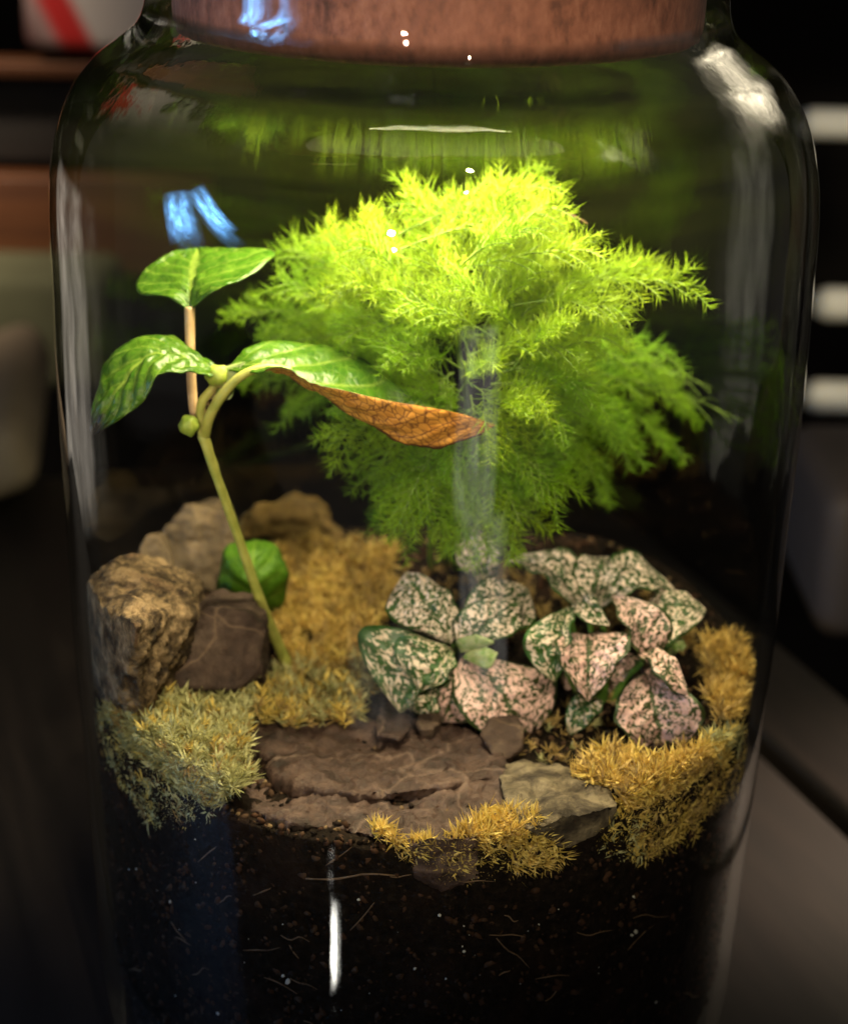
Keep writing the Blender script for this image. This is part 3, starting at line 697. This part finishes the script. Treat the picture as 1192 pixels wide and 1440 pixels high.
# small hairs at the node and young leaflets
for (p, q, wl, wr, s) in (((300, 548), (345, 508), (308, 520), (335, 535), 5), ((298, 560), (330, 548), (310, 545), (322, 562), 6)):
    leaf_obj('leaf', A3([(*p, YT), (*wr, YT-.003), (*q, YT-.002)]), A3([(*p, YT), ((p[0]+q[0])/2, (p[1]+q[1])/2, YT-.002), (*q, YT-.002)]), A3([(*p, YT), (*wl, YT), (*q, YT-.002)]), [M['new_leaf']], sd, 14, 4, quilt=.0003, seed=s)
nb = 150; cpt = np.array([at(*(lambda t: (287+24*t+random.gauss(0, 4), 598-70*t+random.gauss(0, 4)))(random.random()), YT-.002) for _ in range(nb)])
link('hair', blades('hair', cpt, RNG.normal(size=(nb, 3))+np.array([0, -.5, .2]), RNG.uniform(.0012, .0028, nb), np.full(nb, .00010), np.zeros((nb, 3)), [M['petiole']]), sd)['kind'] = 'stuff'

# round leaf behind the stem
rl = empty('round_leaf_sprout', 'small puckered round green leaf standing on the moss right behind the seedling stem', 'plant')
g0, _ = rayground(352, 872, .002); Yr = g0[1]
link('stem', mesh('stem', *tube([g0-np.array([0, 0, .006]), at(356, 868, Yr), at(358, 850, Yr)], [.0010, .0009, .0008], 12, 8)), rl, [M['stem']])
leaf_obj('leaf', A3([(360, 866, Yr), (398, 850, Yr-.001), (404, 812, Yr-.002), (394, 772, Yr+.002), (362, 759, Yr+.006)]),
         A3([(360, 866, Yr), (358, 840, Yr-.006), (355, 810, Yr-.008), (356, 780, Yr-.004), (360, 759, Yr+.006)]),
         A3([(358, 866, Yr), (320, 858, Yr-.001), (306, 815, Yr-.001), (318, 770, Yr+.002), (358, 759, Yr+.006)]), [M['round_leaf']], rl, 36, 10, quilt=.0009, nve=5, fold=.1, wav=.0007, ref=(0, -1, .3), seed=4)

# ------------------------------------------------------------------ polka dot plants
def pleaf(parent, b, t, wl, wr, mat, seed, bow=.006, pw=.72):
    """b, t, wl, wr: (px, py, Y) of base, tip and the widest points of the two margins"""
    B, T = at(*b), at(*t); W1, W2 = at(*wl), at(*wr); ax = T-B; Ln = np.linalg.norm(ax)
    n = np.cross(ax, W2-W1); n /= np.linalg.norm(n)+1e-9
    if n @ np.array([0, -.6, 1]) < 0: n = -n
    mid, lf, rg = [], [], []
    s1 = W1-(B+ax*np.clip(np.dot(W1-B, ax)/Ln**2, .1, .9)); s2 = W2-(B+ax*np.clip(np.dot(W2-B, ax)/Ln**2, .1, .9))
    u1 = np.clip(np.dot(W1-B, ax)/Ln**2, .22, .7); u2 = np.clip(np.dot(W2-B, ax)/Ln**2, .22, .7)
    for u in np.linspace(0, 1, 11):
        c = B+ax*u+n*bow*(math.sin(math.pi*u)-.35*u*u); mid.append(c-n*.0008*math.sin(math.pi*u))
        for lst, s, uc in ((lf, s1, u1), (rg, s2, u2)):
            k = math.log(.5)/math.log(uc); pr = math.sin(math.pi*u**k)**pw if 0 < u < 1 else 0
            lst.append(c+s*pr)
    return leaf_obj('leaf', rg, mid, lf, [mat], parent, 40, 9, thick=.0003, fold=.35, quilt=.0011, nve=6, wav=.0008, seed=seed)
P1, P2, P3 = M['polka'], M['polka_p'], M['polka_g']
pl = empty('polka_dot_plant', 'polka dot plant with speckled leaves standing behind the slate slab, the left of the two', 'plant', 'polka dot plants')
gb, _ = rayground(648, 985, 0); Y0 = gb[1]-.004
node = (640, 905, Y0-.004)
link('stem', mesh('stem', *tube([gb-np.array([0, 0, .008]), at(648, 975, Y0), at(644, 930, Y0-.002), at(*node)], [.0016, .0015, .0013, .0012], 20, 10)), pl, [M['polka_stem']])
for L in [((634, 905, Y0-.005), (570, 802, Y0+.008), (548, 872, Y0+.002), (640, 848, Y0+.004), P1),
          ((642, 905, Y0-.004), (746, 826, Y0+.012), (668, 826, Y0+.010), (748, 880, Y0+.006), P1),
          ((644, 912, Y0-.008), (734, 838, Y0+.002), (646, 862, Y0-.002), (722, 893, Y0-.004), P1),
          ((634, 910, Y0-.006), (560, 1000, Y0-.016), (509, 893, Y0-.006), (612, 958, Y0-.016), P3),
          ((636, 912, Y0-.008), (592, 968, Y0-.020), (548, 915, Y0-.014), (628, 958, Y0-.018), P3),
          ((655, 915, Y0-.004), (742, 1042, Y0-.016), (640, 1008, Y0-.016), (782, 968, Y0-.004), P2),
          ((648, 918, Y0-.004), (622, 1018, Y0-.012), (612, 985, Y0-.012), (680, 1000, Y0-.012), P2),
          ((612, 962, Y0-.010), (580, 1002, Y0-.012), (560, 978, Y0-.012), (610, 990, Y0-.010), P3),
          ((680, 832, Y0+.035), (655, 738, Y0+.045), (640, 785, Y0+.040), (704, 778, Y0+.040), P1)]:
    pleaf(pl, *L, seed=len(pl.children)+10)
for (b, t, a, c) in (((648, 918), (668, 892), (642, 900), (694, 905)), ((650, 925), (700, 918), (668, 905), (685, 940)), ((640, 918), (598, 925), (618, 908), (618, 932))):
    leaf_obj('leaf', A3([(*b, Y0-.010), (*c, Y0-.016), (*t, Y0-.014)]), A3([(*b, Y0-.010), ((b[0]+t[0])/2, (b[1]+t[1])/2, Y0-.013), (*t, Y0-.014)]), A3([(*b, Y0-.010), (*a, Y0-.010), (*t, Y0-.014)]), [M['new_leaf']], pl, 16, 5, quilt=.0004, seed=30)
pr = empty('polka_dot_plant', 'polka dot plant with pink speckled leaves behind the golden moss, the right of the two', 'plant', 'polka dot plants')
gb, _ = rayground(838, 985, 0); Y1 = gb[1]+.000
for pts in ([(838, 985), (836, 930), (828, 865)], [(848, 980), (850, 930), (846, 862)], [(858, 985), (885, 950), (904, 930)], [(830, 985), (815, 930), (800, 862)], [(870, 985), (890, 960), (908, 950)], [(845, 980), (838, 940), (828, 895)], [(822, 990), (800, 950), (790, 920)]):
    link('stem', mesh('stem', *tube([gb-np.array([0, 0, .008])]+A3([(px, py, Y1-.004*i) for i, (px, py) in enumerate(pts)]), [.0013, .0012, .0010, .0009], 22, 8)), pr, [M['polka_stem']])
Y = Y1-.004
for L in [((820, 862, Y+.010), (714, 784, Y+.022), (762, 838, Y+.006), (795, 796, Y+.024), P1),
          ((832, 855, Y+.012), (850, 778, Y+.026), (806, 806, Y+.020), (886, 800, Y+.020), P1),
          ((838, 858, Y+.010), (948, 824, Y+.014), (880, 792, Y+.024), (896, 852, Y+.004), P1),
          ((818, 862, Y+.004), (852, 872, Y-.010), (816, 884, Y-.006), (842, 856, Y), P1),
          ((800, 852, Y-.004), (778, 956, Y-.018), (738, 908, Y-.012), (806, 892, Y-.012), P3),
          ((826, 892, Y-.006), (826, 982, Y-.022), (780, 920, Y-.016), (886, 908, Y-.014), P2),
          ((908, 934, Y-.010), (864, 834, Y+.000), (868, 890, Y-.010), (932, 880, Y-.004), P2),
          ((900, 878, Y+.008), (990, 852, Y+.006), (938, 842, Y+.014), (944, 924, Y-.004), P1),
          ((908, 946, Y-.010), (930, 1064, Y-.024), (862, 1010, Y-.020), (988, 1006, Y-.020), P2),
          ((886, 928, Y-.010), (968, 968, Y-.024), (936, 940, Y-.014), (925, 968, Y-.024), P2),
          ((900, 925, Y-.004), (888, 885, Y+.002), (876, 905, Y), (912, 905, Y), M['new_leaf']),
          ((930, 925, Y-.000), (962, 900, Y+.004), (940, 902, Y+.004), (958, 925, Y), M['new_leaf']),
          ((845, 985, Y-.006), (800, 1030, Y-.016), (800, 1000, Y-.01), (840, 1018, Y-.014), P3)]:
    pleaf(pr, *L, seed=len(pr.children)+40)

for par, cx, cyy, Yc, n in ((pl, 650, 965, Y0-.002, 11), (pr, 850, 950, Y+.004, 14)):
    for i in range(n):
        bx_, by_ = cx+random.uniform(-70, 70), cyy+random.uniform(-30, 25); an = random.uniform(-.3, math.pi+.3); ln = random.uniform(35, 60)
        tx, ty = bx_+math.cos(an)*ln, by_+math.sin(an)*ln*.8+8; wx, wy = -math.sin(an)*ln*.36, math.cos(an)*ln*.36; mx_, my_ = bx_*.55+tx*.45, by_*.55+ty*.45; d_ = random.uniform(.0, .012)
        pleaf(par, (bx_, by_, Yc+d_), (tx, ty, Yc+d_-.006), (mx_+wx, my_+wy, Yc+d_-.002), (mx_-wx, my_-wy, Yc+d_-.002), random.choice((P1, P3, P2)), seed=len(par.children)+70, bow=.002)

# ------------------------------------------------------------------ asparagus fern
fe = empty('asparagus_fern', 'bright yellow green feathery asparagus fern filling the middle of the jar', 'plant')
gf, _ = rayground(655, 800, 0); YF = gf[1]
hub = at(655, 560, .016)
for pts, r in (([(648, 800, YF), (655, 740, .03), (665, 660, .022), (655, 560, .016), (640, 470, .012)], .0012), ([(610, 805, YF), (604, 740, .038), (598, 660, .034), (570, 560, .030)], .0009),
               ([(630, 805, YF), (626, 740, .042), (640, 660, .040), (720, 560, .035)], .0009), ([(640, 805, YF), (650, 700, .03), (690, 560, .012), (740, 470, .01)], .0009)):
    link('stem', mesh('stem', *tube([gf-np.array([0, 0, .006])]+A3(pts), [r, r, r*.9, r*.8, r*.6], 30, 7)), fe, [M['fern_stem']])
def quadb(a, b, c, t): return a*(1-t)**2+b*2*t*(1-t)+c*t*t
def frond(orig, tip, lift, mat, width=.013, nside=12, nl=.0058, dens=1.0):
    """a rachis with side plumes on both sides, every plume ringed with fine needles"""
    O, T = np.asarray(orig), np.asarray(tip); c = (O+T)/2+np.array([0, 0, lift]); B, D, L = [], [], []; lines = []
    ax = T-O; Ln = np.linalg.norm(ax); side = np.cross(ax, [0, -.25, 1.]); side /= np.linalg.norm(side)
    main = np.array([quadb(O, c, T, t) for t in np.linspace(0, 1, 24)]); lines.append((main, .00034))
    for k in range(nside):
        t = .22+.72*(k+random.uniform(-.3, .3))/nside; p = quadb(O, c, T, t); q = quadb(O, c, T, min(1, t+.02)); d = q-p; d /= np.linalg.norm(d)+1e-9
        ln = width*(.45+.75*math.sin(math.pi*min(1, .15+t*.85))**.8)*random.uniform(.75, 1.2); s = (1 if k % 2 else -1)
        e = p+(d*.72+side*s*.66+np.array([0, 0, .06+random.uniform(-.22, .12)]))*ln
        m = (p+e)/2+np.array([0, 0, ln*.10]); lines.append((np.array([quadb(p, m, e+np.array([0, 0, -ln*.10]), x) for x in np.linspace(0, 1, 12)]), .00022))
    for ln, _ in lines:
        seg = np.linalg.norm(np.diff(ln, axis=0), axis=1); tot = seg.sum(); n = max(6, int(tot/.00038*dens)); cum = np.concatenate([[0], np.cumsum(seg)])
        st = .28*tot if ln is main else .08*tot
        for s in np.linspace(st, tot, n):
            p = np.array([np.interp(s, cum, ln[:, j]) for j in range(3)]); p2 = np.array([np.interp(min(tot, s+.0006), cum, ln[:, j]) for j in range(3)]); p1 = np.array([np.interp(max(0, s-.0006), cum, ln[:, j]) for j in range(3)])
            d = p2-p1; d /= np.linalg.norm(d)+1e-9
            r = RNG.normal(size=3); r -= d*np.dot(r, d); r /= np.linalg.norm(r)+1e-9
            f = 1-.55*max(0, (s/tot-.8)/.2)
            B.append(p); D.append(d*.75+r*.9+np.array([0, 0, .12])); L.append(nl*f*random.uniform(.65, 1.2))
    B, D, L = np.array(B), np.array(D), np.array(L); dn = D/np.linalg.norm(D, axis=1, keepdims=True)
    bend = RNG.normal(0, .14, B.shape)*L[:, None]+np.array([0, 0, .05])*L[:, None]
    me = blades('frond', B, dn, L, np.full(len(B), .00021)*RNG.uniform(.8, 1.2, len(B)), bend, [mat])
    v = np.empty(len(me.vertices)*3); me.vertices.foreach_get('co', v); v = v.reshape(-1, 3); rr = np.hypot(v[:, 0], v[:, 1]); k = np.minimum(1, .0965/np.maximum(rr, 1e-6)); v[:, :2] *= k[:, None]
    me.vertices.foreach_set('co', v.ravel()); me.update()
    o = link('frond', me, fe)
    tv, tf = join([tube(l, [r, r*.5], 10, 4, False) for l, r in lines]); link('rachis', mesh('rachis', tv, tf), o, [M['fern_stem']])
FY, FG, FD = M['fern_y'], M['fern'], M['fern_d']
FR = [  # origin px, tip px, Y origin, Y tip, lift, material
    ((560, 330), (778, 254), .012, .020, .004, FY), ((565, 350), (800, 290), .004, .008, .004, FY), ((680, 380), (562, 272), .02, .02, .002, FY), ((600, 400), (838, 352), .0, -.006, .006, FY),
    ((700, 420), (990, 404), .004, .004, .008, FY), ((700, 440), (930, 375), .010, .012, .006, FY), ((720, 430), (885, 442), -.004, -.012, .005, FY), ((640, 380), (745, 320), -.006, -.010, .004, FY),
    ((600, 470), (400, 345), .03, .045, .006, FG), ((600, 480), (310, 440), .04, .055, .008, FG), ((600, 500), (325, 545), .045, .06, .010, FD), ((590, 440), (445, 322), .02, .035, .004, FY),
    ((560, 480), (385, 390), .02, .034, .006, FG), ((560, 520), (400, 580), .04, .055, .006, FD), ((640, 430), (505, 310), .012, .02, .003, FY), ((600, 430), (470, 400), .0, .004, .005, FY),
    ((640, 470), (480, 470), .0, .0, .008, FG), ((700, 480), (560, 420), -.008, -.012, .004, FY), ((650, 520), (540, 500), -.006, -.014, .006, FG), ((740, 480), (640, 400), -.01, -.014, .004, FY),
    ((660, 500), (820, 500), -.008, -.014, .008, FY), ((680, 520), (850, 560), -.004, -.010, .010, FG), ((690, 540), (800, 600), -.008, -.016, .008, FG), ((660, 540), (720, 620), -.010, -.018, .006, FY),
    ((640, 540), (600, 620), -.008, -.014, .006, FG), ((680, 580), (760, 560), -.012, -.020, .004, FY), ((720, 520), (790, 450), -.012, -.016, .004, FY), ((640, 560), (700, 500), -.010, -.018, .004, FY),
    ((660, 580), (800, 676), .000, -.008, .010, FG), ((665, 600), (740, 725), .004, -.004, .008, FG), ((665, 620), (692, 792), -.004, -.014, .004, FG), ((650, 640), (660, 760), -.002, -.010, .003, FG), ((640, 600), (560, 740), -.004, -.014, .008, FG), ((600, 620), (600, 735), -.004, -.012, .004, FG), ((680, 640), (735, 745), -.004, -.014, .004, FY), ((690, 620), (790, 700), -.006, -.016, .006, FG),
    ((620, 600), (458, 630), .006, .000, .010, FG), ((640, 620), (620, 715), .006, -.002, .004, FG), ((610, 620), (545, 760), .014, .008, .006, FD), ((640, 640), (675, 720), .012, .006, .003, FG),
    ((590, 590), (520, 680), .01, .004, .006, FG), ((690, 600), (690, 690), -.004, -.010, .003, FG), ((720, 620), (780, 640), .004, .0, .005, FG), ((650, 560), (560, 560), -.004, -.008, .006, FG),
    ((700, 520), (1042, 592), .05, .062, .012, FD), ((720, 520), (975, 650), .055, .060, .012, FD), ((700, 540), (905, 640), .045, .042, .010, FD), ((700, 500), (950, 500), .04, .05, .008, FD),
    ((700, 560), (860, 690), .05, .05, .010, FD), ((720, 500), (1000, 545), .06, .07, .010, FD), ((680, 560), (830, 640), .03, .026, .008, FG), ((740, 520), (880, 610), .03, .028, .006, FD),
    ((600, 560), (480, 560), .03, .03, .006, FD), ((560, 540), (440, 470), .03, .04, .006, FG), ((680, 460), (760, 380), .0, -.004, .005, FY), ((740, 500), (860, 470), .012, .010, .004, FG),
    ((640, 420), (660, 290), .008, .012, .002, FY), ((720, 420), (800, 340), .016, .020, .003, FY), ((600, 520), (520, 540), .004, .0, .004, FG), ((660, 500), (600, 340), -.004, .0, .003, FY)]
FPOLY = [(565, 275), (770, 250), (800, 300), (860, 370), (985, 405), (880, 440), (850, 520), (800, 560), (760, 640), (790, 670), (735, 700), (700, 770), (640, 720), (545, 740), (520, 680), (560, 600), (460, 560), (330, 540), (310, 430), (400, 350), (460, 320)]
for i in range(28):
    while True:
        t_ = (random.uniform(300, 1000), random.uniform(250, 660))
        if inside(t_, FPOLY): break
    o_ = (655+(t_[0]-655)*random.uniform(.2, .5), 520+(t_[1]-520)*random.uniform(.2, .55)+random.uniform(-20, 10)); dep = .05 if t_[0] < 480 else 0
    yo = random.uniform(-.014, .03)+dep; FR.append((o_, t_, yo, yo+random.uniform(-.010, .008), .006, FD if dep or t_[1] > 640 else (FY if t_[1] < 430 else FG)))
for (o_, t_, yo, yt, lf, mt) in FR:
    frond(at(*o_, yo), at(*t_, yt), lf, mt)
# loose twig tip beside the fern
link('twig', mesh('twig', *tube(A3([(795, 300, .012), (810, 306, .012), (826, 315, .012)]), [.0006, .0004, .0002], 10, 5)), fe, [M['root']])

# ------------------------------------------------------------------ table and room behind
def wood(name, c1, c2, rough=.45):
    a = N(name); co = a.coord(); mp = a.n('ShaderNodeMapping'); a.l(co, mp.inputs[0]); mp.inputs['Scale'].default_value = (3, 40, 40)
    f = a.noise(mp.outputs[0], 3, 6, .6, .5); a.col(a.ramp(f, [(.3, c1), (.7, c2)])); a.set(Roughness=rough); a.bump(f, .15, .001); return a.m
tb = empty('wooden_table', 'dark brown wooden table of long boards that the glass jar stands on', 'table')
bd = wood('table_wood', (.005, .0036, .003), (.017, .012, .0095), .5)
e1, e2 = np.array([.1170, .1430]), np.array([.1710, .0700])
def ongnd(px, py): 
    d = FW*F+RT*(px-600)-UP*(py-720); return (CAM+d*((-.0225-CAM[2])/d[2]))[:2]
e1, e2 = ongnd(1072, 1048), ongnd(1192, 1160)
dr = (e2-e1)/np.linalg.norm(e2-e1); nr = np.array([-dr[1], dr[0]]); 
if nr[1] < 0: nr = -nr
ang = math.atan2(dr[1], dr[0])
for k, wd in enumerate((.05, .16, .16, .16)):
    off = .006 if k == 0 else -(.16*(k-1)+.003*k)
    c = e1+nr*(off+wd/2 if k == 0 else off-wd/2)+dr*(-.0925)
    me = bevel(mesh('board', *box((0, 0, 0), (.615, wd, .03))), .004, 3)
    b = link('board', me, tb, [bd]); b.location = (c[0], c[1], -.0380); b.rotation_euler = (0, 0, ang)
rk = empty('slatted_rack', 'dark rack with three rounded cream slats behind the right side of the jar', 'rack')
sm_ = m_plain('cream_slat', (.62, .57, .46), .5, .1, 20)
dk = m_plain('dark_frame', (.012, .010, .009), .6, .3, 20)
for (py, x0, h) in ((178, 1122, 40), (432, 1142, 46), (562, 1128, 46)):
    A = at(x0, py, .62); Bq = at(1420, py-4, .62); s = h*1.18/F
    me = bevel(mesh('slat', *box((0, 0, 0), (float(Bq[0]-A[0]), .02, s))), s*.47, 5); o = link('slat', me, rk, [sm_]); o.location = (A+Bq)/2
A = at(1330, 350, .66); me = bevel(mesh('post', *box((0, 0, 0), (.03, .03, 1.1))), .003); o = link('post', me, rk, [dk]); o.location = (A[0], .66, A[2]-.35)
bx = link('storage_box', bevel(mesh('storage_box', *box((0, 0, 0), (.14, .12, .075))), .012, 4), None, [m_plain('grey_brown_card', (.075, .055, .047), .7, .15, 15)])
A = at(1322, 745, .40); bx.location = A; tag(bx, 'grey brown box in the shade low behind the right side of the jar', 'box')
# left: cabinet with an orange wooden front, a red and white packet, a grey green box, a pale cushion
cb = empty('wooden_cabinet', 'dark wooden cabinet with orange brown boards blurred behind the left side of the jar', 'cabinet')
ow = wood('orange_wood', (.065, .022, .008), (.13, .048, .016), .5)
for (x0, y0, x1, y1, nm, mt) in ((-220, 78, 300, 112, 'shelf', ow), (-220, 112, 300, 238, 'gap_panel', dk), (-220, 238, 300, 385, 'drawer_front', ow)):  # near-black panel stands in for the dark gap between the boards
    A, Bq = at(x0, y0, .75), at(x1, y1, .75)
    d_ = .03 if nm != 'gap_panel' else .01
    o = link(nm, bevel(mesh(nm, *box((0, 0, 0), (float(Bq[0]-A[0]), d_, float(A[2]-Bq[2])-.001))), .0015), cb, [mt]); o.location = ((A[0]+Bq[0])/2, .765-(d_-.01)/2, (A[2]+Bq[2])/2)
def m_packet():
    a = N('printed_packet'); co = a.coord(); sp = a.n('ShaderNodeSeparateXYZ'); a.l(co, sp.inputs[0])
    s = a.math('ADD', sp.outputs[0], a.math('MULTIPLY', sp.outputs[2], .5))
    a.col(a.ramp(a.math('MULTIPLY_ADD', s, 4) if False else a.math('ADD', a.math('MULTIPLY', s, 3.4), .5), [(.30, (.10, .04, .04)), (.35, (.40, .28, .28)), (.375, (.66, .03, .03)), (.425, (.7, .04, .04)), (.445, (.78, .72, .70))])); a.set(Roughness=.4); return a.m
A, Bq = at(20, -60, .72), at(260, 80, .72)
pk = link('paper_packet', bevel(mesh('paper_packet', *box((0, 0, 0), (float(Bq[0]-A[0]), .06, float(A[2]-Bq[2])))), .008, 3), None, [m_packet()]); pk.location = (A+Bq)/2+np.array([0, .045, 0])
tag(pk, 'blurred red and white paper packet on the cabinet at the top left', 'packet')
A, Bq = at(-260, 390, .66), at(150, 565, .66)
gx = link('fabric_bin', bevel(mesh('fabric_bin', *box((0, 0, 0), (float(Bq[0]-A[0]), .09, float(A[2]-Bq[2])))), .01, 3), None, [m_plain('grey_green_fabric', (.10, .105, .065), .8, .1, 30)]); gx.location = (A+Bq)/2+np.array([0, .06, 0])
tag(gx, 'grey green fabric bin below the cabinet at the left edge', 'bin')
A = at(-255, 668, .50)
cu = link('folded_cloth', bevel(mesh('folded_cloth', *box((0, 0, 0), (.26, .22, .036))), .014, 4), None, [m_plain('pale_linen', (.28, .23, .17), .8, .1, 60)]); cu.location = A; cu.rotation_euler = (.0, R_(-20), .15)
tag(cu, 'pale beige folded cloth lying at the left edge behind the jar', 'cloth')
fl = link('floor', mesh('floor', [(-3, -2, -.75), (3, -2, -.75), (3, 3, -.75), (-3, 3, -.75)], [(0, 1, 2, 3)]), None, [m_plain('dark_floor', (.02, .016, .014), .7, .3, 4)]); tag(fl, kind='structure')
wl = link('back_wall', mesh('back_wall', [(-3, 2, -.75), (3, 2, -.75), (3, 2, 2), (-3, 2, 2)], [(0, 1, 2, 3)]), None, [m_plain('dark_wall', (.02, .017, .015), .9, .3, 4)]); tag(wl, kind='structure')
